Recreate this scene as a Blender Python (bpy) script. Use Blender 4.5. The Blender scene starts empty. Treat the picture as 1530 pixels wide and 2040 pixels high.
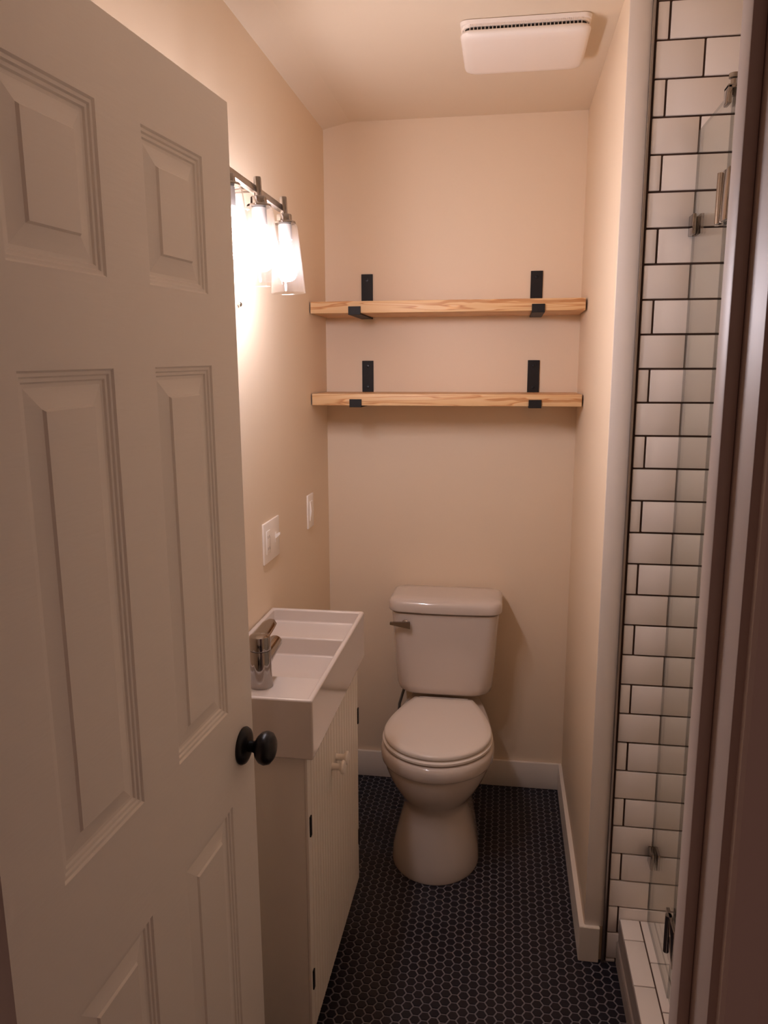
import bpy, bmesh, math, random
from mathutils import Vector, Matrix

random.seed(7)
scene = bpy.context.scene
col = scene.collection

# ------------------------------------------------------------------ camera
F_PX, CAM_H = 1560.0, 1.602
PITCH, YAW, ROLL = math.radians(10.41), math.radians(8.768), math.radians(-0.123)
cam_data = bpy.data.cameras.new('camera')
cam = bpy.data.objects.new('camera', cam_data)
col.objects.link(cam)
fw = Vector((-math.sin(YAW) * math.cos(PITCH), math.cos(YAW) * math.cos(PITCH), -math.sin(PITCH)))
rt = fw.cross(Vector((0, 0, 1))).normalized()
up = rt.cross(fw)
r2 = rt * math.cos(ROLL) + up * math.sin(ROLL)
u2 = up * math.cos(ROLL) - rt * math.sin(ROLL)
M = Matrix(((r2.x, u2.x, -fw.x, 0), (r2.y, u2.y, -fw.y, 0), (r2.z, u2.z, -fw.z, CAM_H), (0, 0, 0, 1)))
cam.matrix_world = M
cam_data.sensor_fit = 'VERTICAL'
cam_data.sensor_height = 36.0
cam_data.lens = 36.0 * F_PX / 2040.0
cam_data.clip_start = 0.02
scene.camera = cam

# ------------------------------------------------------------------ light
BULB_STRENGTH = 158.0
BULB_COLOR = (1.0, 0.92, 1.02)
world = bpy.data.worlds.new('world')
scene.world = world
world.use_nodes = True
bg = world.node_tree.nodes['Background']
bg.inputs['Color'].default_value = (1.0, 0.50, 0.40, 1)
bg.inputs['Strength'].default_value = 0.085
scene.view_settings.view_transform = 'Standard'
scene.view_settings.look = 'None'
scene.view_settings.gamma = 1.0
scene.view_settings.exposure = 0.0
scene.view_settings.use_curve_mapping = False
scene.cycles.use_denoising = True
scene.cycles.max_bounces = 14
scene.cycles.diffuse_bounces = 8
scene.cycles.transparent_max_bounces = 24
scene.cycles.sample_clamp_indirect = 6.0
scene.cycles.caustics_reflective = False
scene.cycles.caustics_refractive = False

# ------------------------------------------------------------------ materials
MATS = {}
def new_mat(name):
    m = bpy.data.materials.new(name); m.use_nodes = True
    MATS[name] = m
    return m, m.node_tree, m.node_tree.nodes['Principled BSDF']

def pbr(name, color, rough=0.5, metal=0.0, coat=0.0, bump=0.0, bscale=200.0, spec=0.5, var=0.0, vscale=3.0, stretch=(1, 1, 1)):
    m, nt, b = new_mat(name)
    N, L = nt.nodes, nt.links
    b.inputs['Base Color'].default_value = (*color, 1)
    b.inputs['Roughness'].default_value = rough
    b.inputs['Metallic'].default_value = metal
    b.inputs['Coat Weight'].default_value = coat
    b.inputs['Coat Roughness'].default_value = 0.06
    b.inputs['Specular IOR Level'].default_value = spec
    tc = N.new('ShaderNodeTexCoord'); mp = N.new('ShaderNodeMapping')
    mp.inputs['Scale'].default_value = stretch
    L.new(tc.outputs['Object'], mp.inputs['Vector'])
    if bump > 0:
        n = N.new('ShaderNodeTexNoise'); n.inputs['Scale'].default_value = bscale; n.inputs['Detail'].default_value = 4
        bp = N.new('ShaderNodeBump'); bp.inputs['Strength'].default_value = bump; bp.inputs['Distance'].default_value = 0.002
        L.new(mp.outputs['Vector'], n.inputs['Vector']); L.new(n.outputs['Fac'], bp.inputs['Height'])
        L.new(bp.outputs['Normal'], b.inputs['Normal'])
    if var > 0:
        n = N.new('ShaderNodeTexNoise'); n.inputs['Scale'].default_value = vscale; n.inputs['Detail'].default_value = 3
        mx = N.new('ShaderNodeMix'); mx.data_type = 'RGBA'
        mx.inputs[6].default_value = (*[c * (1 - var) for c in color], 1)
        mx.inputs[7].default_value = (*[min(1, c * (1 + var)) for c in color], 1)
        L.new(mp.outputs['Vector'], n.inputs['Vector']); L.new(n.outputs['Fac'], mx.inputs[0])
        L.new(mx.outputs[2], b.inputs['Base Color'])
    return m

PAINT = pbr('cream_wall_paint', (0.80, 0.665, 0.505), 0.55, bump=0.12, bscale=140, var=0.015)
CEIL = pbr('ceiling_paint', (0.75, 0.645, 0.505), 0.7, bump=0.1, bscale=120, var=0.015)
TRIM = pbr('white_trim_paint', (0.82, 0.76, 0.68), 0.38, bump=0.05, bscale=60)
DOORP = pbr('white_door_paint', (0.83, 0.78, 0.72), 0.42, bump=0.16, bscale=16, stretch=(1.2, 1, 9))
JAMBP = pbr('white_paint_jamb_dimmed', (0.58, 0.485, 0.425), 0.45)  # door frame white, darkened to stand for weaker light on the jamb
CASEP = pbr('white_paint_casing_lifted', (0.92, 0.84, 0.78), 0.4)  # same frame white, lightened to make up for missing hall light
PORC = pbr('white_porcelain', (0.66, 0.59, 0.535), 0.12, coat=0.6)
SEATP = pbr('white_seat_plastic', (0.86, 0.80, 0.74), 0.25)
CAB = pbr('white_cabinet_paint', (0.82, 0.76, 0.68), 0.4)
TILE = pbr('white_glazed_tile', (0.885, 0.825, 0.775), 0.16, coat=0.4, bump=0.05, bscale=30)
GROUT_D = pbr('dark_brown_grout', (0.085, 0.047, 0.034), 0.9, bump=0.2)
HEX = pbr('navy_black_hex_tile', (0.0075, 0.0065, 0.0125), 0.45, spec=0.35, var=0.3, vscale=40)
GROUT_H = pbr('grey_floor_grout', (0.20, 0.18, 0.20), 0.9, bump=0.2)
CHROME = pbr('polished_chrome', (0.36, 0.325, 0.30), 0.07, metal=1.0)
NICKEL = pbr('brushed_metal', (0.42, 0.38, 0.35), 0.3, metal=1.0)
BLACK = pbr('matte_black_metal', (0.008, 0.006, 0.006), 0.55, spec=0.3, var=0.2, vscale=30)
BLACKK = pbr('satin_black_knob', (0.005, 0.004, 0.005), 0.33, spec=0.35)
PLATE = pbr('white_plastic_plate', (0.90, 0.84, 0.77), 0.3)
SLOT = pbr('dark_slot', (0.02, 0.016, 0.014), 0.8)
VENTP = pbr('white_vent_plastic', (0.86, 0.79, 0.72), 0.45)
CURBF = pbr('grey_curb_facing', (0.30, 0.25, 0.22), 0.6, bump=0.25, bscale=40, stretch=(1, 0.15, 1), var=0.2, vscale=30)
HOSE = pbr('braided_hose', (0.25, 0.24, 0.22), 0.45, metal=0.6)

def make_glass(name, tint, gloss_rough=0.02, ior=1.45, haze=0.0):
    m = bpy.data.materials.new(name); m.use_nodes = True
    nt = m.node_tree; N, L = nt.nodes, nt.links
    N.remove(N['Principled BSDF'])
    out = N['Material Output']
    tr = N.new('ShaderNodeBsdfTransparent'); tr.inputs['Color'].default_value = (*tint, 1)
    gl = N.new('ShaderNodeBsdfGlossy'); gl.inputs['Roughness'].default_value = gloss_rough
    # thin sheet: Schlick reflectance from the facing ratio, the same seen from either side
    lw = N.new('ShaderNodeLayerWeight'); lw.inputs['Blend'].default_value = 0.5
    pw = N.new('ShaderNodeMath'); pw.operation = 'POWER'; pw.inputs[1].default_value = 5.0
    r0 = ((ior - 1) / (ior + 1)) ** 2
    ad = N.new('ShaderNodeMath'); ad.operation = 'MULTIPLY_ADD'; ad.use_clamp = True
    ad.inputs[1].default_value = 0.85; ad.inputs[2].default_value = r0
    mx = N.new('ShaderNodeMixShader')
    L.new(lw.outputs['Facing'], pw.inputs[0]); L.new(pw.outputs[0], ad.inputs[0]); L.new(ad.outputs[0], mx.inputs[0])
    base = tr.outputs[0]
    if haze > 0:
        tl = N.new('ShaderNodeBsdfTranslucent'); tl.inputs['Color'].default_value = (0.95, 0.93, 0.92, 1)
        m2 = N.new('ShaderNodeMixShader'); m2.inputs[0].default_value = haze
        L.new(tr.outputs[0], m2.inputs[1]); L.new(tl.outputs[0], m2.inputs[2]); base = m2.outputs[0]
    L.new(base, mx.inputs[1]); L.new(gl.outputs[0], mx.inputs[2])
    L.new(mx.outputs[0], out.inputs['Surface'])
    return m
GLASS = make_glass('clear_shower_glass', (0.965, 0.98, 0.965), ior=1.4)
SHADE = make_glass('clear_shade_glass', (0.98, 0.975, 0.97), ior=1.5, haze=0.006)  # slight haze gives the shades a whitish glow in place of lens bloom
m, nt, b = new_mat('glass_edge'); GEDGE = m
b.inputs['Base Color'].default_value = (0.05, 0.055, 0.045, 1); b.inputs['Roughness'].default_value = 0.15
b.inputs['Alpha'].default_value = 0.4

m = bpy.data.materials.new('lit_bulb'); m.use_nodes = True; BULB = m
nt = m.node_tree; nt.nodes.remove(nt.nodes['Principled BSDF'])
em = nt.nodes.new('ShaderNodeEmission'); em.inputs['Color'].default_value = (*BULB_COLOR, 1); em.inputs['Strength'].default_value = BULB_STRENGTH
nt.links.new(em.outputs[0], nt.nodes['Material Output'].inputs['Surface'])

def make_wood(name, offset, sz, sx, sw):
    m, nt, b = new_mat(name)
    N, L = nt.nodes, nt.links
    tc = N.new('ShaderNodeTexCoord'); mp = N.new('ShaderNodeMapping')
    mp.inputs['Location'].default_value = offset; mp.inputs['Scale'].default_value = (1.6, 9, 22)
    L.new(tc.outputs['Object'], mp.inputs['Vector'])
    wv = N.new('ShaderNodeTexNoise'); wv.inputs['Scale'].default_value = 1.5; wv.inputs['Detail'].default_value = 2.0; wv.inputs['Distortion'].default_value = 0.5
    L.new(mp.outputs['Vector'], wv.inputs['Vector'])
    mul = N.new('ShaderNodeMath'); mul.operation = 'MULTIPLY'; mul.inputs[1].default_value = 6.0
    L.new(wv.outputs['Fac'], mul.inputs[0])
    fr = N.new('ShaderNodeMath'); fr.operation = 'FRACT'; L.new(mul.outputs[0], fr.inputs[0])
    rp = N.new('ShaderNodeValToRGB')
    e = rp.color_ramp.elements
    e[0].position = 0.0; e[0].color = (0.72, 0.49, 0.27, 1)
    e[1].position = 0.66; e[1].color = (0.68, 0.42, 0.20, 1)
    x = e.new(0.90); x.color = (0.44, 0.16, 0.045, 1)
    x = e.new(1.0); x.color = (0.82, 0.50, 0.23, 1)
    L.new(fr.outputs[0], rp.inputs['Fac'])
    fine = N.new('ShaderNodeTexNoise'); fine.inputs['Scale'].default_value = 30; fine.inputs['Detail'].default_value = 4
    mp2 = N.new('ShaderNodeMapping'); mp2.inputs['Scale'].default_value = (0.4, 8, 8)
    L.new(tc.outputs['Object'], mp2.inputs['Vector']); L.new(mp2.outputs['Vector'], fine.inputs['Vector'])
    mx = N.new('ShaderNodeMix'); mx.data_type = 'RGBA'; mx.blend_type = 'MULTIPLY'; mx.inputs[0].default_value = 0.35
    L.new(rp.outputs['Color'], mx.inputs[6]); L.new(fine.outputs['Color'], mx.inputs[7])
    ov = N.new('ShaderNodeMix'); ov.data_type = 'RGBA'; ov.inputs[0].default_value = 0.22
    ov.inputs[7].default_value = (0.70, 0.47, 0.25, 1)
    L.new(rp.outputs['Color'], ov.inputs[6])
    # one broad dark growth band wandering along the board
    sp = N.new('ShaderNodeSeparateXYZ'); L.new(tc.outputs['Object'], sp.inputs[0])
    n1 = N.new('ShaderNodeTexNoise'); n1.noise_dimensions = '1D'; n1.inputs['Scale'].default_value = 7.0; n1.inputs['Detail'].default_value = 2
    L.new(sp.outputs['X'], n1.inputs['W'])
    def mth(op, a, b_=None, c_=None):
        q = N.new('ShaderNodeMath'); q.operation = op
        for k, v in enumerate((a, b_, c_)):
            if v is None: continue
            if isinstance(v, (int, float)): q.inputs[k].default_value = v
            else: L.new(v, q.inputs[k])
        return q.outputs[0]
    zc = mth('MULTIPLY_ADD', n1.outputs['Fac'], 0.030, sz - 0.015)
    dist = mth('ABSOLUTE', mth('SUBTRACT', sp.outputs['Z'], zc))
    mr = N.new('ShaderNodeMapRange'); mr.interpolation_type = 'SMOOTHSTEP'
    mr.inputs['From Min'].default_value = sw; mr.inputs['From Max'].default_value = sw * 0.55
    L.new(dist, mr.inputs['Value'])
    m2 = N.new('ShaderNodeMapRange'); m2.interpolation_type = 'SMOOTHSTEP'
    m2.inputs['From Min'].default_value = sx; m2.inputs['From Max'].default_value = sx + 0.12
    L.new(sp.outputs['X'], m2.inputs['Value'])
    fac = mth('MULTIPLY', mth('MULTIPLY', mr.outputs[0], m2.outputs[0]), 0.75)
    st = N.new('ShaderNodeMix'); st.data_type = 'RGBA'; st.inputs[7].default_value = (0.46, 0.205, 0.075, 1)
    L.new(fac, st.inputs[0]); L.new(ov.outputs[2], st.inputs[6])
    L.new(st.outputs[2], b.inputs['Base Color'])
    b.inputs['Roughness'].default_value = 0.5
    return m
WOOD_A = make_wood('pine_board_upper', (0.3, 0.0, 0.0), 0.030, -0.12, 0.006)
WOOD_B = make_wood('pine_board_lower', (1.7, 0.4, 0.37), 0.019, 0.10, 0.0055)
WOOD_END = pbr('dark_brown_board_end', (0.16, 0.065, 0.03), 0.6, var=0.2, vscale=60)  # end faces coloured darker brown than the rest of the board

# ------------------------------------------------------------------ helpers
LOC = {}
def tag(o, label=None, cat=None, group=None, kind=None):
    if label: o['label'] = label
    if cat: o['category'] = cat
    if group: o['group'] = group
    if kind: o['kind'] = kind
    return o

def thing(name, label, cat, loc=(0, 0, 0), group=None):
    o = bpy.data.objects.new(name, None); col.objects.link(o)
    o.location = loc; o.empty_display_size = 0.05
    LOC[o.name] = Vector(loc)
    return tag(o, label, cat, group)

def build(name, bm, mat, parent=None, smooth=35, origin=None, local=False):
    """Link a bmesh given in world coordinates as one object."""
    off = Vector((0, 0, 0))
    if parent is not None:
        off = LOC.get(parent.name, Vector((0, 0, 0)))
    elif origin is not None:
        off = Vector(origin)
    if not local and off.length > 0:
        bmesh.ops.translate(bm, verts=bm.verts, vec=-off)
    bmesh.ops.recalc_face_normals(bm, faces=bm.faces)
    me = bpy.data.meshes.new(name); bm.to_mesh(me); bm.free()
    for mt in (mat if isinstance(mat, (list, tuple)) else [mat]): me.materials.append(mt)
    if smooth:
        for p in me.polygons: p.use_smooth = True
        me.set_sharp_from_angle(angle=math.radians(smooth))
    o = bpy.data.objects.new(name, me); col.objects.link(o)
    if parent is not None:
        o.parent = parent
        LOC[o.name] = LOC.get(parent.name, Vector((0, 0, 0)))
    elif origin is not None:
        o.location = off; LOC[o.name] = off
    else:
        LOC[o.name] = Vector((0, 0, 0))
    return o

def structure(name, bm, mat, label=None, cat=None, smooth=35):
    o = build(name, bm, mat, None, smooth)
    return tag(o, label, cat, None, 'structure')

def box(bm, x0, x1, y0, y1, z0, z1, bev=0.0, seg=2, mi=0):
    vs = [bm.verts.new((x, y, z)) for x in (x0, x1) for y in (y0, y1) for z in (z0, z1)]
    idx = [(0, 1, 3, 2), (4, 6, 7, 5), (0, 4, 5, 1), (2, 3, 7, 6), (0, 2, 6, 4), (1, 5, 7, 3)]
    fs = [bm.faces.new([vs[i] for i in f]) for f in idx]
    for f in fs: f.material_index = mi
    bmesh.ops.recalc_face_normals(bm, faces=fs)
    if bev > 0:
        es = list({e for f in fs for e in f.edges})
        r = bmesh.ops.bevel(bm, geom=es, offset=bev, segments=seg, profile=0.5, affect='EDGES')
        for f in r['faces']: f.material_index = mi
    return fs

def rings(bm, loops, cap0=True, cap1=True, mi=0):
    rows = [[bm.verts.new(p) for p in lp] for lp in loops]
    n = len(rows[0])
    for a, b_ in zip(rows, rows[1:]):
        for i in range(n):
            f = bm.faces.new((a[i], a[(i + 1) % n], b_[(i + 1) % n], b_[i])); f.material_index = mi
    if cap0: bm.faces.new(list(reversed(rows[0]))).material_index = mi
    if cap1: bm.faces.new(rows[-1]).material_index = mi
    return rows

def lathe(bm, prof, origin, axis='Z', n=32, cap0=True, cap1=True, mi=0):
    """prof: list of (radius, distance along axis)."""
    ox, oy, oz = origin
    lps = []
    for r, d in prof:
        lp = []
        for i in range(n):
            a = 2 * math.pi * i / n
            c, s = r * math.cos(a), r * math.sin(a)
            if axis == 'Z': lp.append((ox + c, oy + s, oz + d))
            elif axis == 'X': lp.append((ox + d, oy + c, oz + s))
            else: lp.append((ox + c, oy + d, oz + s))
        lps.append(lp)
    rings(bm, lps, cap0, cap1, mi)

def tube(bm, pts, r, n=12, mi=0):
    pts = [Vector(p) for p in pts]
    lps = []
    for i, p in enumerate(pts):
        t = (pts[min(i + 1, len(pts) - 1)] - pts[max(i - 1, 0)]).normalized()
        a = t.cross(Vector((0, 0, 1)))
        if a.length < 1e-3: a = t.cross(Vector((1, 0, 0)))
        a.normalize(); b_ = t.cross(a)
        lps.append([p + (a * math.cos(2 * math.pi * k / n) + b_ * math.sin(2 * math.pi * k / n)) * r for k in range(n)])
    rings(bm, lps, mi=mi)

def rrect(cx, cy, w, d, r, z, n=6, bow=0.0):
    """Rounded rectangle loop; bow pushes the near (-y) side outward."""
    pts = []
    hw, hd = w / 2, d / 2
    for (sx, sy, a0) in ((1, 1, 0), (-1, 1, 90), (-1, -1, 180), (1, -1, 270)):
        for k in range(n + 1):
            a = math.radians(a0 + 90 * k / n)
            x = sx * (hw - r) + r * math.cos(a); y = sy * (hd - r) + r * math.sin(a)
            if y < 0: y -= bow * (1 - (x / hw) ** 2)
            pts.append((cx + x, cy + y, z))
    # extra points along the near side so the bow reads as a curve
    near = [i for i, p in enumerate(pts)]
    out = []
    for i, p in enumerate(pts):
        out.append(p)
        if i == 3 * (n + 1) - 1:
            q = pts[(i + 1) % len(pts)]
            for k in range(1, 8):
                x = p[0] + (q[0] - p[0]) * k / 8
                out.append((x, cy - hd - bow * (1 - ((x - cx) / hw) ** 2), z))
    return out

def prism(bm, outline, axis, a0, a1, mi=0):
    """outline: 2D points; axis 'Z': (x,y), 'Y': (x,z), 'X': (y,z)."""
    def P(p, a):
        return (p[0], p[1], a) if axis == 'Z' else ((p[0], a, p[1]) if axis == 'Y' else (a, p[0], p[1]))
    rings(bm, [[P(p, a0) for p in outline], [P(p, a1) for p in outline]], mi=mi)

# ------------------------------------------------------------------ room dimensions
XL, XR, YB, YF, HC = -0.653, 0.248, 2.857, 1.963, 2.44     # left wall, niche right wall, back wall, niche front, ceiling
YD0, YD1 = 0.565, 0.675                                    # doorway wall, hall face and bathroom face
JR, JL = 0.1685, -0.562                                    # jamb faces
XS = 1.12                                                  # far side of the shower
DOOR_H = 2.05
HB_ = 0.1065

# ------------------------------------------------------------------ floor
bm = bmesh.new()
box(bm, -1.6, 1.6, -0.9, YB + 0.1, -0.08, -0.0015, mi=0)
P = 0.027; R = (P - 0.0040) / 2 / math.cos(math.pi / 6)
ix = 0
x = XL
while x < 0.40:
    y = 0.50 + (P / 2 if ix % 2 else 0)
    while y < YB + 0.01:
        ok = True
        if x > 0.33: ok = False
        if y > YF and x > XR + 0.0: ok = False
        if y < YD0 - 0.02: ok = False
        if ok:
            lo, hi = [], []
            tx, ty = random.uniform(-1, 1) * 0.006, random.uniform(-1, 1) * 0.006
            for k in range(6):
                a = math.pi / 3 * k
                c, s = math.cos(a), math.sin(a)
                lo.append((x + R * c, y + R * s, -0.002))
                hi.append((x + (R - 0.0012) * c, y + (R - 0.0012) * s, 0.0006 + tx * c * R + ty * s * R))
            mid = [(x + R * math.cos(math.pi / 3 * k), y + R * math.sin(math.pi / 3 * k), -0.0003) for k in range(6)]
            rings(bm, [lo, mid, hi], cap0=False, mi=1)
        y += P
    x += P * math.sqrt(3) / 2
    ix += 1
structure('floor', bm, [GROUT_H, HEX], 'dark navy hexagon mosaic floor with grey grout', 'floor', smooth=0)

# ------------------------------------------------------------------ walls and ceiling
bm = bmesh.new(); box(bm, XL - 0.10, XL, YD1, YB, -0.08, HC)
structure('wall_left', bm, PAINT, 'cream painted wall behind the vanity', 'wall', 0)
bm = bmesh.new(); box(bm, XL - 0.10, XS + 0.1, YB, YB + 0.10, -0.08, HC)
structure('wall_back', bm, PAINT, 'cream painted wall behind the toilet', 'wall', 0)
bm = bmesh.new(); box(bm, XR, 0.2985, YF, YB, 0, HC, bev=0.003, seg=3)
structure('wall_right', bm, PAINT, 'cream painted partition beside the toilet', 'wall', 30)
bm = bmesh.new()
XW = 1.6
box(bm, -XW, JL - 0.02, YD0, YD1, -0.08, HC)
box(bm, JR + 0.02, XW, YD0, YD1, -0.08, HC)
box(bm, JL - 0.02, JR + 0.02, YD0, YD1, DOOR_H + 0.02, HC)
structure('wall_front', bm, PAINT, 'wall with the doorway the picture looks through', 'wall', 0)
bm = bmesh.new(); box(bm, XS, XS + 0.1, YD1, YB, 0, HC)
structure('wall_shower_side', bm, TILE, 'far white wall inside the shower', 'wall', 0)

# ceiling with a slightly dropped taped joint along the left wall
bm = bmesh.new()
prof = [(XL - 0.1, 2.419), (XL, 2.419), (-0.557, HC), (XS + 0.1, HC), (XS + 0.1, HC + 0.1), (XL - 0.1, HC + 0.1)]
prism(bm, prof, 'Y', YD1 - 0.11, YB + 0.1)
box(bm, -XW, XW, -0.9, YD1 - 0.11, HC, HC + 0.1)
structure('ceiling', bm, CEIL, 'cream ceiling with a dropped joint along the left wall', 'ceiling', 0)

# subway tile wall: backing, grout and every tile of the surface pattern
bm = bmesh.new()
box(bm, 0.2985, XS, YF + 0.004, YF + 0.06, 0, HC, mi=0)
TP, TW = 0.0794, 0.1555
G = 0.0041
z0 = 0.011
k = -1
while z0 + k * TP < HC:
    za, zb = z0 + k * TP + G / 2, z0 + (k + 1) * TP - G / 2
    za, zb = max(za, 0.0), min(zb, HC)
    xs = 0.336 + (0.0777 if k % 2 == 0 else 0.0)
    edges = [0.3095]
    e = xs
    while e < XS: edges.append(e); e += TW
    edges.append(XS)
    for a, b_ in zip(edges, edges[1:]):
        if zb - za > 0.004:
            j = random.uniform(-0.0006, 0.0006)
            box(bm, a + (G / 2 if a > 0.31 else 0) + random.uniform(0, .0006), b_ - G / 2 - random.uniform(0, .0006), YF - 0.003 + j, YF + 0.006, za + random.uniform(0, .0005), zb - random.uniform(0, .0005), bev=0.0014, seg=2, mi=1)
    k += 1
structure('wall_shower_tile', bm, [GROUT_D, TILE], 'white subway tile wall with dark grout', 'wall', 30)

# white board capping the near end of the partition
bm = bmesh.new(); box(bm, XR + 0.0008, 0.2975, YF - 0.0025, YF - 0.0002, HB_, HC, bev=0.0006)
structure('trim_4', bm, pbr('white_end_board', (0.86, 0.79, 0.73), 0.35), 'white board on the near end of the partition', 'trim')

# metal edge strip between painted wall end and tiles
bm = bmesh.new()
box(bm, 0.2975, 0.3015, YF - 0.010, YF + 0.003, 0.0, HC, bev=0.001)
box(bm, 0.3015, 0.3045, YF - 0.004, YF + 0.003, 0.0, HC)
structure('trim_1', bm, NICKEL, 'metal edge strip where the painted wall meets the tiles', 'trim')

# baseboards
HB, TB = 0.106, 0.013
bm = bmesh.new(); box(bm, XL, XR - TB, YB - TB, YB, 0.0008, HB, bev=0.0015)
structure('baseboard_back', bm, TRIM, 'white baseboard behind the toilet', 'baseboard')
bm = bmesh.new()
prism(bm, [(XR - TB, YB), (XR, YB), (XR, YF), (0.289, YF), (0.289, YF - TB), (XR - TB, YF - TB)], 'Z', 0.0008, HB)
bmesh.ops.bevel(bm, geom=list(bm.edges), offset=0.0014, segments=2, affect='EDGES')
structure('baseboard_right', bm, TRIM, 'white baseboard wrapping the end of the partition', 'baseboard')
bm = bmesh.new(); box(bm, XL, XL + TB, YD1, YB - TB, 0.0008, HB, bev=0.0015)
structure('baseboard_left', bm, TRIM, 'white baseboard along the vanity wall', 'baseboard')

# door jamb with stop (trim_2) and hall-side casing (trim_3)
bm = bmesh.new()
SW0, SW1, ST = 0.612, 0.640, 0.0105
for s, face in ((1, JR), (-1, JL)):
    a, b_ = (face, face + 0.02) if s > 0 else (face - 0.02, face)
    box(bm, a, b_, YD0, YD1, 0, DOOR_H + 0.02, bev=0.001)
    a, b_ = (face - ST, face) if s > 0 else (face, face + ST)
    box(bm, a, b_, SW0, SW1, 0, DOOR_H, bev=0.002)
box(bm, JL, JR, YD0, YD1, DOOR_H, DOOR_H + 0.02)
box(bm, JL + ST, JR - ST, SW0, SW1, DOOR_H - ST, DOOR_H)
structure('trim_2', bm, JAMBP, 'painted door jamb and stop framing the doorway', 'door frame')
bm = bmesh.new()
prof = [(0.0, 0.0), (0.0, 0.008), (0.003, 0.0105), (0.010, 0.0115), (0.026, 0.012), (0.029, 0.0100), (0.032, 0.0100), (0.036, 0.0125), (0.050, 0.016), (0.060, 0.0165), (0.064, 0.0145), (0.064, 0.0)]
for s, face in ((1, JR + 0.0065), (-1, JL - 0.0065)):
    prism(bm, [(face + s * u, YD0 - d) for u, d in prof], 'Z', 0, DOOR_H + 0.07)
box(bm, JL - 0.0065, JR + 0.0065, YD0 - 0.014, YD0, DOOR_H + 0.0065, DOOR_H + 0.07)
structure('trim_3', bm, CASEP, 'moulded casing on the hall side of the doorway', 'door casing', 25)

# ------------------------------------------------------------------ six-panel door
DW, DT = 0.6815, 0.035
hinge = Vector((-0.5151, 0.672, 0))
DYAW, DTILT = 0.0710, 0.0150      # nearly square to the doorway wall, hung slightly out of level
dv = Vector((math.sin(DYAW), math.cos(DYAW), 0))
door_bm = bmesh.new()
PU = [(0.1005, 0.2859), (0.3916, 0.5749)]
PZ = [(0.235, 0.806), (0.9895, 1.5982), (1.710, 1.916)]
PROF = [(0.0, 0.0), (0.0025, -0.0030), (0.0065, -0.0034), (0.0085, -0.0060), (0.0125, -0.0064), (0.0145, -0.0090), (0.019, -0.0095), (0.043, -0.0045), (0.0455, -0.0012)]
def door_face(bm, n0, sgn):
    us = [0.0] + [v for p in PU for v in p] + [DW]
    zs = [0.010] + [v for p in PZ for v in p] + [2.0244]
    vid = {}
    def V(u, z, d):
        key = (round(u, 5), round(z, 5), round(d, 5))
        if key not in vid: vid[key] = bm.verts.new((u, n0 + sgn * d, z))
        return vid[key]
    for i in range(len(us) - 1):
        for j in range(len(zs) - 1):
            if (us[i], us[i + 1]) in PU and (zs[j], zs[j + 1]) in PZ:
                u0, u1, w0, w1 = us[i], us[i + 1], zs[j], zs[j + 1]
                prev = None
                for o, d in PROF:
                    cur = [V(u0 + o, w0 + o, d), V(u1 - o, w0 + o, d), V(u1 - o, w1 - o, d), V(u0 + o, w1 - o, d)]
                    if prev:
                        for q in range(4):
                            bm.faces.new((prev[q], prev[(q + 1) % 4], cur[(q + 1) % 4], cur[q]))
                    prev = cur
                bm.faces.new(prev)
            else:
                bm.faces.new((V(us[i], zs[j], 0), V(us[i + 1], zs[j], 0), V(us[i + 1], zs[j + 1], 0), V(us[i], zs[j + 1], 0)))
    return us, zs, V
us, zs, VA = door_face(door_bm, 0.0, 1)          # local: u along width, y = outward normal, z up
_, _, VB = door_face(door_bm, -DT, -1)
for i in range(len(us) - 1):
    for z in (zs[0], zs[-1]):
        door_bm.faces.new((VA(us[i], z, 0), VA(us[i + 1], z, 0), VB(us[i + 1], z, 0), VB(us[i], z, 0)))
for j in range(len(zs) - 1):
    for u in (us[0], us[-1]):
        door_bm.faces.new((VA(u, zs[j], 0), VA(u, zs[j + 1], 0), VB(u, zs[j + 1], 0), VB(u, zs[j], 0)))
# local frame: x = width direction, y = outward (towards the room), z up
nx = Vector((dv.y, -dv.x, 0))
door = build('door_1', door_bm, DOORP, None, 12, local=True)
# right-handed frame needs y = z cross x; mirror the mesh to face the room side
for v in door.data.vertices: v.co.y = -v.co.y
door.data.flip_normals()
dd = dv * math.cos(DTILT) + Vector((0, 0, 1)) * math.sin(DTILT)
du = Vector((0, 0, 1)) * math.cos(DTILT) - dv * math.sin(DTILT)
h0 = hinge + Vector((0, 0, 1.2)) - du * 1.2
door.matrix_world = Matrix(((dd.x, -nx.x, du.x, h0.x), (dd.y, -nx.y, du.y, h0.y), (dd.z, -nx.z, du.z, h0.z), (0, 0, 0, 1)))
tag(door, 'white six-panel door standing open beside the vanity', 'door', None, 'structure')
KU, KZ = 0.631, 0.8987
for sgn, y0 in ((-1, 0.0), (1, DT)):
    kb = bmesh.new()
    lathe(kb, [(0.0005, y0 + sgn * 0.0), (0.0345, y0), (0.0355, y0 + sgn * .003), (0.033, y0 + sgn * .008), (0.024, y0 + sgn * .012), (0.013, y0 + sgn * .014)], (KU, 0, KZ), 'Y', 40)
    ro = build('rosette', kb, BLACKK, door, 40, local=True)
    kb = bmesh.new()
    lathe(kb, [(0.011, y0 + sgn * .012), (0.0105, y0 + sgn * .022), (0.013, y0 + sgn * .027), (0.022, y0 + sgn * .031), (0.029, y0 + sgn * .038), (0.0315, y0 + sgn * .046), (0.029, y0 + sgn * .055), (0.021, y0 + sgn * .061), (0.010, y0 + sgn * .0635), (0.0005, y0 + sgn * .064)], (KU, 0, KZ), 'Y', 40)
    kn = build('door_knob', kb, BLACKK, door, 40, local=True)
    if sgn < 0: kn['label'] = 'round black door knob'
kb = bmesh.new(); box(kb, DW - 0.001, DW + 0.0012, 0.006, 0.029, KZ - 0.028, KZ + 0.028)
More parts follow.
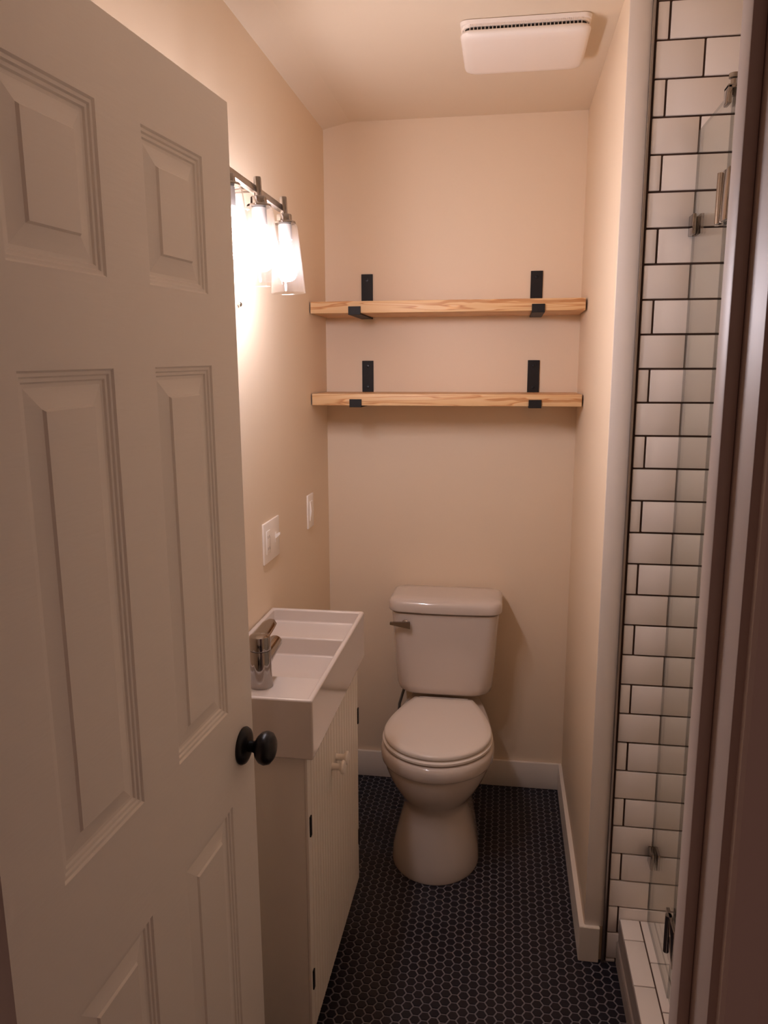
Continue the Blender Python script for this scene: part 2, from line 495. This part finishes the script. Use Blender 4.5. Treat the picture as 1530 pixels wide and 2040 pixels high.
build('latch_plate', kb, BLACK, door, 0, local=True)
for hz in (0.25, 1.02, 1.80):
    kb = bmesh.new(); lathe(kb, [(0.006, 0), (0.006, 0.09)], (-0.004, DT + 0.004, hz), 'Z', 12)
    build('hinge', kb, BLACK, door, 40, local=True)

# ------------------------------------------------------------------ vanity: sink
def stepped(bm, xs, ys, H, zb):
    nx_, ny_ = len(xs) - 1, len(ys) - 1
    vid = {}
    def V(i, j, z):
        k_ = (i, j, round(z, 5))
        if k_ not in vid: vid[k_] = bm.verts.new((xs[i], ys[j], z))
        return vid[k_]
    for i in range(nx_):
        for j in range(ny_):
            h = H[i][j]
            bm.faces.new((V(i, j, h), V(i + 1, j, h), V(i + 1, j + 1, h), V(i, j + 1, h)))
            bm.faces.new((V(i, j, zb), V(i, j + 1, zb), V(i + 1, j + 1, zb), V(i + 1, j, zb)))
    # vertical walls; levels present at each grid column keep the mesh welded
    def levels(i, j):
        s = {round(zb, 5)}
        for a in (i - 1, i):
            for b__ in (j - 1, j):
                if 0 <= a < nx_ and 0 <= b__ < ny_: s.add(round(H[a][b__], 5))
        return s
    def wall(i0, j0, i1, j1, za, zc):
        lo, hi = min(za, zc), max(za, zc)
        A = [z for z in sorted(levels(i0, j0)) if lo - 1e-6 <= z <= hi + 1e-6]
        B = [z for z in sorted(levels(i1, j1)) if lo - 1e-6 <= z <= hi + 1e-6]
        bm.faces.new([V(i0, j0, z) for z in A] + [V(i1, j1, z) for z in reversed(B)])
    for i in range(nx_ + 1):
        for j in range(ny_):
            l = H[i - 1][j] if i > 0 else zb; r = H[i][j] if i < nx_ else zb
            if abs(l - r) > 1e-5: wall(i, j, i, j + 1, l, r)
    for j in range(ny_ + 1):
        for i in range(nx_):
            l = H[i][j - 1] if j > 0 else zb; r = H[i][j] if j < ny_ else zb
            if abs(l - r) > 1e-5: wall(i, j, i + 1, j, l, r)

SZ = 0.925
sx0, sx1, sy0, sy1 = XL + 0.0015, -0.3805, 1.483, 2.097
xs = [sx0, sx0 + 0.012, sx1 - 0.013, sx1]
ys = [sy0, sy0 + 0.012, 1.645, 1.955, sy1 - 0.014, sy1]
deck, floor_, ledge = 0.907, 0.838, 0.888
H = [[SZ] * 5, [SZ, deck, floor_, ledge, SZ], [SZ] * 5]
sink = thing('bathroom_sink', 'narrow white ceramic sink sitting on the white vanity cabinet', 'sink', (sx0, 1.79, 0.79))
bm = bmesh.new(); stepped(bm, xs, ys, H, 0.790)
basin = build('basin', bm, PORC, sink, 40)
md = basin.modifiers.new('round_edges', 'BEVEL'); md.width = 0.0055; md.segments = 4; md.limit_method = 'ANGLE'; md.angle_limit = math.radians(30); md.harden_normals = True
bm = bmesh.new(); lathe(bm, [(0.0005, 0), (0.021, 0.0), (0.023, 0.002), (0.018, 0.004), (0.0005, 0.004)], (-0.52, 1.725, floor_ - 0.001), 'Z', 24)
build('drain', bm, CHROME, sink, 40)

# faucet (stands on the sink deck)
FX, FY, FZ = -0.5215, 1.585, deck
fau = thing('faucet', 'chrome single-lever faucet on the near deck of the sink', 'faucet', (FX, FY, FZ))
bm = bmesh.new()
lathe(bm, [(0.0005, 0.0004), (0.0262, 0.0004), (0.0262, 0.003), (0.0248, 0.012), (0.0238, 0.04), (0.0232, 0.082), (0.0228, 0.084), (0.0005, 0.084)], (FX, FY, FZ), 'Z', 40)
build('faucet_body', bm, CHROME, fau, 40)
bm = bmesh.new()
# spout: flattened tapering tube reaching over the basin
lps = []
for t in range(9):
    u = t / 8
    yy = FY + 0.008 + 0.104 * u; zz = FZ + 0.054 + 0.010 * u
    w, h = 0.020 - 0.003 * u, 0.0215 - 0.007 * u
    lps.append([(FX + w * math.cos(a), yy, zz + h * math.sin(a)) for a in [2 * math.pi * k / 24 for k in range(24)]])
for w_, h_, dy in ((0.013, 0.009, 0.004), (0.006, 0.004, 0.006)):
    lps.append([(FX + w_ * math.cos(a), FY + 0.112 + dy, FZ + 0.064 + h_ * math.sin(a)) for a in [2 * math.pi * k / 24 for k in range(24)]])
rings(bm, lps)
build('spout', bm, CHROME, fau, 45)
bm = bmesh.new()
lathe(bm, [(0.0005, 0.0855), (0.0232, 0.0855), (0.0236, 0.087), (0.0236, 0.112), (0.0225, 0.1165), (0.012, 0.1195), (0.0005, 0.120)], (FX, FY, FZ), 'Z', 40)
lps = []
for t in range(8):
    u = t / 7
    yy = FY - 0.008 + 0.094 * u; zz = FZ + 0.1135 + 0.006 * u * u + 0.004 * u
    w, h = 0.0215 - 0.0045 * u - (0.008 if t == 7 else 0), 0.0055 - 0.0015 * u
    lps.append([(FX + w * math.cos(a), yy, zz + h * math.sin(a)) for a in [2 * math.pi * k / 20 for k in range(20)]])
rings(bm, lps)
build('lever_handle', bm, CHROME, fau, 45)

# vanity cabinet, wall hung
cx0, cx1, cy0, cy1, cz0, cz1 = XL + 0.0015, -0.4055, 1.505, 2.080, 0.098, 0.7895
van = thing('vanity_cabinet', 'slim white beadboard vanity cabinet hung on the left wall under the sink', 'cabinet', (cx0, 1.79, cz0))
bm = bmesh.new()
tk = 0.016
box(bm, cx0, cx1, cy0, cy0 + tk, cz0, cz1, bev=0.001)
box(bm, cx0, cx1, cy1 - tk, cy1, cz0, cz1, bev=0.001)
box(bm, cx0, cx1, cy0 + tk, cy1 - tk, cz0, cz0 + tk)
box(bm, cx0, cx0 + 0.006, cy0 + tk, cy1 - tk, cz0 + tk, cz1)
box(bm, cx0, cx1 - 0.02, cy0 + tk, cy1 - tk, 0.42, 0.436)
build('cabinet_body', bm, CAB, van, 0)
ym = 1.765
DX0, DX1 = cx1 + 0.0006, -0.3992
for ya, yb in ((cy0 - 0.001, ym - 0.0015), (ym + 0.0015, cy1 + 0.001)):
    bm = bmesh.new()
    prof = [(ya, DX0), (ya, DX1 - 0.001), (ya + 0.001, DX1)]
    n = 8; m0, m1 = ya + 0.030, yb - 0.030
    st = (m1 - m0) / n
    for k in range(n + 1):
        c = m0 + st * k
        prof += [(c - 0.0022, DX1), (c - 0.0012, DX1 - 0.0022), (c + 0.0012, DX1 - 0.0022), (c + 0.0022, DX1)]
    prof += [(yb - 0.001, DX1), (yb, DX1 - 0.001), (yb, DX0)]
    prism(bm, [(q, p) for p, q in prof], 'Z', cz0 - 0.001, cz1 - 0.003)
    build('cabinet_door', bm, CAB, van, 20)
doors = [o for o in van.children if o.name.startswith('cabinet_door')]
for d, ky in zip(doors, (ym - 0.0245, ym + 0.0235)):
    bm = bmesh.new()
    lathe(bm, [(0.0095, -0.001), (0.0085, 0.002), (0.0080, 0.018), (0.010, 0.021), (0.0160, 0.0245), (0.0172, 0.0275), (0.0155, 0.0315), (0.008, 0.0335), (0.0005, 0.034)], (DX1, ky, 0.639), 'X', 28)
    kn = build('knob', bm, PLATE, d, 40)
for d, hy in zip(doors, (cy0 + 0.0145, cy1 - 0.004)):
    for hz in (0.234, 0.616):
        bm = bmesh.new()
        if hy < ym:
            box(bm, DX1 - 0.002, DX1 + 0.003, hy - 0.006, hy + 0.006, hz - 0.024, hz + 0.024, bev=0.001)
        else:
            box(bm, DX1 - 0.012, DX1 + 0.003, hy - 0.002, hy + 0.008, hz - 0.024, hz + 0.024, bev=0.001)
        build('hinge', bm, BLACK, d, 0)

# ------------------------------------------------------------------ toilet
TX = -0.194
def egg(yf, yb, w, wb, yc, z, n=24):
    """Closed outline, front at yf, widest at yc, back edge at yb."""
    half = []
    for k in range(n + 1):
        a = math.pi / 2 * k / n
        half.append((w * math.sin(a), yc - (yc - yf) * math.cos(a)))
    for k in range(1, n + 1):
        s = k / n
        half.append((wb + (w - wb) * (1 - s ** 1.7), yc + (yb - yc) * s))
    pts = [(TX + x_, y_, z) for x_, y_ in half]
    pts += [(TX - x_, y_, z) for x_, y_ in reversed(half[1:])]
    return pts
toi = thing('toilet', 'white two-piece toilet with lid closed against the back wall', 'toilet', (TX, 2.45, 0.0))
bm = bmesh.new()
lp = []
for (z, yf, w, wb, yc, yb) in [
    (0.0008, 2.208, 0.143, 0.110, 2.375, 2.66), (0.012, 2.206, 0.144, 0.110, 2.375, 2.66), (0.05, 2.214, 0.139, 0.105, 2.375, 2.66),
    (0.10, 2.226, 0.128, 0.10, 2.38, 2.66), (0.16, 2.240, 0.112, 0.095, 2.385, 2.66), (0.20, 2.248, 0.1045, 0.095, 2.385, 2.665),
    (0.222, 2.248, 0.1055, 0.095, 2.385, 2.67), (0.240, 2.236, 0.118, 0.10, 2.385, 2.68), (0.265, 2.222, 0.138, 0.105, 2.39, 2.69),
    (0.295, 2.211, 0.156, 0.11, 2.395, 2.70), (0.325, 2.207, 0.170, 0.115, 2.40, 2.72), (0.348, 2.206, 0.1765, 0.118, 2.40, 2.73),
    (0.3505, 2.200, 0.182, 0.12, 2.40, 2.74), (0.355, 2.197, 0.1845, 0.12, 2.40, 2.76), (0.380, 2.199, 0.1855, 0.12, 2.40, 2.80), (0.392, 2.204, 0.182, 0.118, 2.40, 2.80), (0.396, 2.212, 0.175, 0.115, 2.40, 2.80)]:
    lp.append(egg(yf, yb, w, wb, yc, z))
rings(bm, lp)
build('bowl', bm, PORC, toi, 50)
bm = bmesh.new()
rings(bm, [egg(2.214, 2.655, 0.178, 0.105, 2.41, 0.4020), egg(2.211, 2.66, 0.181, 0.11, 2.41, 0.4032), egg(2.211, 2.66, 0.181, 0.11, 2.41, 0.4095), egg(2.216, 2.655, 0.177, 0.105, 2.41, 0.4115)])
build('seat', bm, SEATP, toi, 50)
bm = bmesh.new()
rings(bm, [egg(2.2215, 2.655, 0.1745, 0.100, 2.412, 0.4170), egg(2.219, 2.66, 0.1765, 0.106, 2.412, 0.4185), egg(2.218, 2.66, 0.177, 0.106, 2.412, 0.426), egg(2.223, 2.656, 0.172, 0.103, 2.412, 0.4315), egg(2.245, 2.64, 0.152, 0.092, 2.412, 0.4345), egg(2.30, 2.60, 0.10, 0.06, 2.412, 0.4355)])
build('seat_lid', bm, SEATP, toi, 50)
bm = bmesh.new()
lathe(bm, [(0.011, -0.088), (0.0125, -0.086), (0.0125, 0.086), (0.011, 0.088)], (TX, 2.662, 0.418), 'X', 20)
build('lid_hinge', bm, SEATP, toi, 40)
bm = bmesh.new()
ty = 2.741
lp = []
for (z, w, d, r, bow) in [(0.437, 0.285, 0.12, 0.05, 0.004), (0.441, 0.312, 0.145, 0.055, 0.006), (0.452, 0.334, 0.164, 0.055, 0.008), (0.475, 0.346, 0.174, 0.052, 0.009), (0.56, 0.358, 0.180, 0.048, 0.010), (0.66, 0.370, 0.186, 0.045, 0.011), (0.7465, 0.382, 0.192, 0.042, 0.012), (0.7480, 0.376, 0.187, 0.041, 0.012)]:
    lp.append(rrect(TX, ty, w, d, r, z, 8, bow))
rings(bm, lp)
build('tank', bm, PORC, toi, 50)
bm = bmesh.new()
lp = []
for (z, w, d, r, bow) in [(0.7550, 0.397, 0.207, 0.044, 0.013), (0.7560, 0.400, 0.210, 0.044, 0.013), (0.759, 0.402, 0.212, 0.045, 0.013), (0.778, 0.402, 0.212, 0.045, 0.013), (0.789, 0.398, 0.208, 0.044, 0.013), (0.796, 0.388, 0.196, 0.042, 0.012), (0.800, 0.368, 0.176, 0.038, 0.010), (0.802, 0.30, 0.12, 0.03, 0.006)]:
    lp.append(rrect(TX, ty, w, d, r, z, 8, bow))
rings(bm, lp)
build('tank_lid', bm, PORC, toi, 50)
tf = ty - 0.096 - 0.006
bm = bmesh.new()
lathe(bm, [(0.0005, 0.004), (0.012, 0.004), (0.013, -0.006), (0.009, -0.010), (0.009, -0.020)], (TX - 0.137, tf, 0.714), 'Y', 20)
lps = []
for t in range(7):
    u = t / 6
    xx = TX - 0.118 - 0.072 * u
    hh = 0.0125 - 0.0055 * u; yy = tf - 0.020 + 0.004 * u; th = 0.005
    lps.append([(xx, yy - th, 0.712 - hh + 0.006 * u), (xx, yy + th, 0.712 - hh + 0.006 * u), (xx, yy + th, 0.714 + hh * 0.9), (xx, yy - th, 0.714 + hh * 0.9)])
rings(bm, lps)
bmesh.ops.bevel(bm, geom=[e for e in bm.edges if e.is_boundary is False and e.calc_face_angle(0) > 0.9], offset=0.0012, segments=2, affect='EDGES')
fl = build('flush_lever', bm, CHROME, toi, 40)
fl['label'] = 'chrome flush lever'
for s in (-1, 1):
    bm = bmesh.new()
    lathe(bm, [(0.013, 0.0), (0.013, 0.008), (0.009, 0.016), (0.0005, 0.018)], (TX + s * 0.118, 2.50, 0.012), 'Z', 20)
    build('bolt_cap', bm, SEATP, toi, 40)

# water supply beside the toilet
sup = thing('water_supply_line', 'braided water supply hose and valve behind the toilet', 'pipe', (-0.375, YB, 0.20))
bm = bmesh.new()
tube(bm, [(-0.375, YB - 0.055, 0.20), (-0.378, YB - 0.058, 0.27), (-0.372, YB - 0.065, 0.34), (-0.352, YB - 0.085, 0.41), (-0.338, YB - 0.10, 0.430)], 0.0055, 12)
build('hose', bm, HOSE, sup, 50)
bm = bmesh.new()
lathe(bm, [(0.022, -0.0145), (0.022, -0.018), (0.009, -0.020), (0.009, -0.055), (0.012, -0.058), (0.012, -0.075)], (-0.375, YB, 0.195), 'Y', 20)
build('valve', bm, CHROME, sup, 40)
bm = bmesh.new()
lathe(bm, [(0.005, -0.074), (0.005, -0.085), (0.016, -0.086), (0.017, -0.094), (0.0005, -0.096)], (-0.375, YB, 0.195), 'Y', 16)
build('valve_handle', bm, SLOT, sup, 40)

# ------------------------------------------------------------------ shelves
def bracket(x, zs_, yl, label):
    t = thing('shelf_bracket', label, 'bracket', (x, YB, zs_ - 0.004), 'black steel brackets under the pine shelves')
    w = 0.0205
    bm = bmesh.new()
    top = zs_ + 0.150
    outer = [(YB - 0.0005, top), (YB - 0.0005, zs_ - 0.0058), (yl - 0.005, zs_ - 0.0058), (yl - 0.005, zs_ + 0.021)]
    inner = [(YB - 0.0055, top), (YB - 0.0055, zs_ - 0.0008), (yl, zs_ - 0.0008), (yl, zs_ + 0.021)]
    rings(bm, [[(x - w, *p), (x + w, *p), (x + w, *q), (x - w, *q)] for p, q in zip(outer, inner)])
    bmesh.ops.recalc_face_normals(bm, faces=bm.faces)
    bmesh.ops.bevel(bm, geom=[e for e in bm.edges if len(e.link_faces) == 2 and e.calc_face_angle(0) > 0.5], offset=0.0007, segments=1, affect='EDGES')
    build('strap', bm, BLACK, t, 30)
    for sz in (top - 0.020, zs_ + 0.055):
        bm = bmesh.new(); lathe(bm, [(0.0055, -0.005), (0.005, -0.0075), (0.0005, -0.0082)], (x, YB, sz), 'Y', 14)
        build('screw', bm, BLACKK, t, 40)
    return t
def shelf(name, x0, x1, y0, zb, th, mats, label):
    bm = bmesh.new(); fs = box(bm, x0, x1, y0, YB - 0.006, zb, zb + th, bev=0.0015, seg=2)
    for f in bm.faces:
        f.normal_update()
        if abs(f.normal.x) > 0.9: f.material_index = 1
    o = build(name, bm, mats, None, 35, origin=((x0 + x1) / 2, YB - 0.006, zb))
    return tag(o, label, 'shelf', 'pine boards above the toilet')
SY = 2.612
shelf('wood_shelf', XL + 0.004, XR - 0.006, SY, 1.781, 0.038, [WOOD_A, WOOD_END], 'upper pine shelf board above the toilet')
shelf('wood_shelf', XL + 0.004, XR - 0.005, SY, 1.4785, 0.0385, [WOOD_B, WOOD_END], 'lower pine shelf board above the toilet')
bracket(-0.4995, 1.781, SY - 0.001, 'black bracket under the upper shelf on the vanity side')
bracket(0.0955, 1.781, SY - 0.001, 'black bracket under the upper shelf on the shower side')
bracket(-0.4985, 1.4785, SY - 0.001, 'black bracket under the lower shelf on the vanity side')
bracket(0.0945, 1.4785, SY - 0.001, 'black bracket under the lower shelf on the shower side')

# ------------------------------------------------------------------ switch plates on the left wall
sw = thing('light_switch', 'single white rocker switch on the left wall near the back corner', 'switch', (XL, 2.563, 1.124))
bm = bmesh.new(); box(bm, XL, XL + 0.0055, 2.525, 2.601, 1.066, 1.181, bev=0.002, seg=3)
build('wall_plate', bm, PLATE, sw, 40)
bm = bmesh.new(); prism(bm, [(XL + 0.005, 1.158), (XL + 0.0085, 1.157), (XL + 0.0115, 1.124), (XL + 0.0068, 1.091), (XL + 0.005, 1.090)], 'Y', 2.547, 2.580)
build('rocker', bm, PLATE, sw, 25)
ou = thing('outlet_switch_plate', 'wide white plate with outlet and toggle switch on the wall above the sink', 'outlet', (XL, 2.105, 1.122))
bm = bmesh.new(); box(bm, XL, XL + 0.0055, 2.030, 2.180, 1.064, 1.180, bev=0.002, seg=3)
build('wall_plate', bm, PLATE, ou, 40)
bm = bmesh.new(); box(bm, XL + 0.004, XL + 0.0075, 2.052, 2.086, 1.090, 1.156, bev=0.001)
out_ = build('outlet', bm, PLATE, ou, 40)
for zc in (1.105, 1.138):
    for yo in (-0.0065, 0.0065):
        bm = bmesh.new(); box(bm, XL + 0.0070, XL + 0.0077, 2.069 + yo - 0.001, 2.069 + yo + 0.001, zc - 0.004, zc + 0.004)
        build('slot', bm, SLOT, out_, 0)
bm = bmesh.new(); box(bm, XL + 0.005, XL + 0.0062, 2.138, 2.150, 1.108, 1.136)
prism(bm, [(XL + 0.005, 1.117), (XL + 0.005, 1.130), (XL + 0.018, 1.137), (XL + 0.019, 1.131)], 'Y', 2.1395, 2.1485)
build('toggle', bm, PLATE, ou, 25)

# ------------------------------------------------------------------ vanity light
LX, LZ = XL + 0.135, 1.957
LAMPS = (1.460, 1.655, 1.850)
LC = LAMPS[1]
van_l = thing('vanity_light', 'chrome three-bulb bar light with clear glass shades on the left wall', 'light fixture', (XL + 0.0025, LC, LZ))
bm = bmesh.new(); lathe(bm, [(0.0005, 0.0), (0.055, 0.0), (0.055, 0.014), (0.050, 0.020), (0.0005, 0.021)], (XL + 0.0025, LC, LZ), 'X', 40)
build('wall_plate', bm, CHROME, van_l, 40)
bm = bmesh.new(); lathe(bm, [(0.007, 0.018), (0.007, 0.118)], (XL + 0.0025, LC, LZ + 0.006), 'X', 16)
build('arm', bm, CHROME, van_l, 40)
bm = bmesh.new(); box(bm, LX - 0.016, LX - 0.003, LAMPS[0] - 0.012, LAMPS[2] + 0.012, LZ - 0.001, LZ + 0.013, bev=0.001)
build('bar', bm, NICKEL, van_l, 30)
SOCK = pbr('socket_plastic', (0.55, 0.50, 0.46), 0.4)
for ly in LAMPS:
    bm = bmesh.new()
    lathe(bm, [(0.0005, 0.029), (0.0075, 0.029), (0.0082, 0.026), (0.0082, -0.008), (0.0165, -0.010), (0.0175, -0.012), (0.0175, -0.024), (0.0250, -0.026), (0.0260, -0.0275), (0.0260, -0.0305), (0.0005, -0.031)], (LX, ly, LZ), 'Z', 28)
    so = build('socket_holder', bm, CHROME, van_l, 40)
    bm = bmesh.new()
    lathe(bm, [(0.014, -0.0311), (0.0155, -0.033), (0.0155, -0.066), (0.013, -0.068)], (LX, ly, LZ), 'Z', 24)
    build('socket', bm, SOCK, so, 40)
    bm = bmesh.new()
    lathe(bm, [(0.0125, -0.068), (0.014, -0.082), (0.0185, -0.097), (0.0230, -0.113), (0.0245, -0.128), (0.0230, -0.142), (0.0175, -0.153), (0.010, -0.158), (0.0005, -0.1595)], (LX, ly, LZ), 'Z', 24)
    build('bulb', bm, BULB, van_l, 60)
    bm = bmesh.new()
    ot = [(0.0220, -0.0312), (0.0270, -0.0322), (0.0292, -0.0362), (0.0312, -0.058), (0.0402, -0.182), (0.0408, -0.1850)]
    inn = [(0.0398, -0.1860), (0.0390, -0.184), (0.0300, -0.058), (0.0280, -0.0375), (0.0220, -0.0332)]
    lathe(bm, ot + inn, (LX, ly, LZ), 'Z', 40, cap0=False, cap1=False)
    build('glass_shade', bm, SHADE, van_l, 60)
van_l.rotation_euler = (0, math.radians(-2.0), 0)      # the fixture droops a little away from the wall

# ------------------------------------------------------------------ ceiling vent
vx, vy, vw, vd = 0.024, 2.238, 0.318, 0.268
ven = thing('ceiling_vent', 'white square exhaust fan cover on the ceiling', 'vent', (vx, vy, HC))
bm = bmesh.new()
rings(bm, [rrect(vx, vy, vw - 0.01, vd - 0.01, 0.018, HC + 0.001), rrect(vx, vy, vw, vd, 0.020, HC - 0.002), rrect(vx, vy, vw - 0.004, vd - 0.004, 0.020, HC - 0.010), rrect(vx, vy, vw - 0.030, vd - 0.030, 0.018, HC - 0.011)])
build('frame', bm, VENTP, ven, 40)
bm = bmesh.new()
rings(bm, [rrect(vx, vy, vw - 0.022, vd - 0.022, 0.02, HC - 0.0155), rrect(vx, vy, vw - 0.022, vd - 0.022, 0.02, HC - 0.032)])
build('duct_opening', bm, SLOT, ven, 40)
bm = bmesh.new()
rings(bm, [rrect(vx, vy, vw - 0.012, vd - 0.012, 0.02, HC - 0.010), rrect(vx, vy, vw - 0.014, vd - 0.014, 0.02, HC - 0.0160)])
def ribs(n, w_, z0_, z1_, out_):
    for k in range(n):
        f = k / (n - 1) - 0.5
        for s in (-1, 1):
            xk = vx + (vw - 0.050) * f
            ya, yb = vy + s * (vd / 2 - 0.016), vy + s * (vd / 2 - 0.007 + out_)
            box(bm, xk - w_, xk + w_, min(ya, yb), max(ya, yb), z0_, z1_)
            yk = vy + (vd - 0.050) * f
            xa, xb = vx + s * (vw / 2 - 0.016), vx + s * (vw / 2 - 0.007 + out_)
            box(bm, min(xa, xb), max(xa, xb), yk - w_, yk + w_, z0_, z1_)
ribs(60, 0.0009, HC - 0.0160, HC - 0.0095, 0.0025)
ribs(30, 0.0010, HC - 0.0300, HC - 0.0155, -0.002)
build('grille', bm, VENTP, ven, 0)
bm = bmesh.new()
rings(bm, [rrect(vx, vy, vw - 0.030, vd - 0.030, 0.020, HC - 0.024), rrect(vx, vy, vw - 0.006, vd - 0.006, 0.026, HC - 0.0245), rrect(vx, vy, vw - 0.002, vd - 0.002, 0.028, HC - 0.029), rrect(vx, vy, vw - 0.008, vd - 0.008, 0.028, HC - 0.036), rrect(vx, vy, vw - 0.024, vd - 0.024, 0.026, HC - 0.040), rrect(vx, vy, vw - 0.06, vd - 0.06, 0.024, HC - 0.0415)])
build('cover_plate', bm, VENTP, ven, 50)

# ------------------------------------------------------------------ shower curb
CX0, CX1, CZ, CY0 = 0.340, 0.452, 0.137, YD1
curb = thing('shower_curb', 'tiled shower curb under the glass, running out from the tile wall', 'curb', (0.40, 1.3, 0.0))
bm = bmesh.new()
box(bm, CX0 + 0.004, CX1, CY0, YF - 0.004, 0.0008, CZ - 0.003)
build('curb_core', bm, GROUT_D, curb, 0)
bm = bmesh.new()
prism(bm, [(CX0 - 0.004, 0.0008), (CX0 - 0.004, 0.052), (CX0 - 0.002, 0.054), (CX0 - 0.004, 0.056), (CX0 - 0.004, 0.064), (CX0 - 0.002, 0.066), (CX0, 0.068), (CX0, CZ - 0.006), (CX0 + 0.004, CZ - 0.004), (CX0 + 0.0045, 0.0008)], 'Y', CY0, YF - 0.004)
build('curb_facing', bm, CURBF, curb, 20)
bm = bmesh.new()
rows = ((CX0 + 0.001, 0.3905, 1.8785), (0.3940, CX1 + 0.006, 1.8055))
for xa, xb, yj in rows:
    es = [YF - 0.005]
    e = yj
    while e > CY0: es.append(e); e -= TW
    es.append(CY0)
    for a, b_ in zip(es, es[1:]):
        box(bm, xa, xb, b_ + 0.0015, a - 0.0015, CZ - 0.007, CZ, bev=0.0014)
zt = 0.0
for za, zb in ((0.002, 0.066), (0.0695, CZ - 0.009)):
    e = YF - 0.005
    while e > CY0:
        box(bm, CX1, CX1 + 0.006, max(e - TW, CY0) + 0.0015, e - 0.0015, za, zb, bev=0.0012); e -= TW
build('curb_tiles', bm, TILE, curb, 30)
bm = bmesh.new(); box(bm, CX1 + 0.007, XS, YD1, YF, 0.0, 0.03)
structure('floor_shower', bm, TILE, 'white shower floor behind the curb', 'floor', 0)

# ------------------------------------------------------------------ shower glass
GX = 0.4145
def glass_sheet(bm, y0, y1, z0_, z1_):
    fs = box(bm, GX - 0.003, GX + 0.003, y0, y1, z0_, z1_)
    for f in bm.faces:
        f.normal_update()
        if abs(f.normal.x) < 0.5: f.material_index = 1
GJ = 1.690
pan = thing('shower_glass_panel', 'narrow fixed glass panel clipped to the tile wall on the curb', 'glass panel', (GX, 1.83, CZ))
bm = bmesh.new(); glass_sheet(bm, GJ + 0.002, YF - 0.004, CZ + 0.001, 2.122)
build('glass_sheet', bm, [GLASS, GEDGE], pan, 0)
for z in (1.918, 0.337):
    bm = bmesh.new()
    for s in (-1, 1):
        a, b_ = (GX - 0.012, GX - 0.0045) if s < 0 else (GX + 0.0045, GX + 0.012)
        box(bm, a, b_, YF - 0.044, YF - 0.004, z - 0.022, z + 0.022, bev=0.001)
    box(bm, GX - 0.012, GX + 0.012, YF - 0.008, YF - 0.0035, z - 0.022, z + 0.022, bev=0.001)
    build('clamp', bm, CHROME, pan, 30)
bm = bmesh.new()
for a, b_ in ((GX - 0.013, GX - 0.0045), (GX + 0.0045, GX + 0.013)):
    box(bm, a, b_, GJ - 0.006, GJ + 0.024, 2.096, 2.130, bev=0.002)
box(bm, GX - 0.013, GX + 0.013, GJ - 0.006, GJ + 0.024, 2.1225, 2.131, bev=0.002)
lathe(bm, [(0.006, 0), (0.006, 0.03), (0.010, 0.032), (0.010, 0.040), (0.0005, 0.041)], (GX, GJ + 0.008, 2.112), 'Z', 16)
build('corner_bracket', bm, CHROME, pan, 30)
sd = thing('shower_door', 'hinged clear glass shower door partly hidden by the door jamb', 'shower door', (GX, 1.35, CZ + 0.01))
bm = bmesh.new(); glass_sheet(bm, 1.00, GJ - 0.002, CZ + 0.010, 2.122)
build('glass_sheet', bm, [GLASS, GEDGE], sd, 0)
for z, hh in ((1.925, 0.047), (0.312, 0.047)):
    bm = bmesh.new()
    for s in (-1, 1):
        a, b_ = (GX - 0.0135, GX - 0.0045) if s < 0 else (GX + 0.0045, GX + 0.0135)
        box(bm, a, b_, GJ - 0.058, GJ + 0.028, z - hh, z + hh, bev=0.0015)
    lathe(bm, [(0.008, -hh), (0.008, hh)], (GX - 0.012, GJ, z), 'Z', 16)
    build('hinge', bm, CHROME, sd, 30)
bm = bmesh.new(); tube(bm, [(GX - 0.045, 1.06, 0.95), (GX - 0.045, 1.06, 1.15)], 0.009, 14)
for z in (0.97, 1.13): tube(bm, [(GX - 0.005, 1.06, z), (GX - 0.045, 1.06, z)], 0.007, 12)
build('handle', bm, CHROME, sd, 40)

# small screw left in the wall below the light
bm = bmesh.new(); lathe(bm, [(0.004, 0.0002), (0.006, 0.004), (0.006, 0.007), (0.003, 0.010), (0.0005, 0.0105)], (XL, 1.898, 1.756), 'X', 16)
tag(build('wall_screw', bm, CHROME, None, 40), 'tiny metal screw in the left wall below the bar light', 'screw')
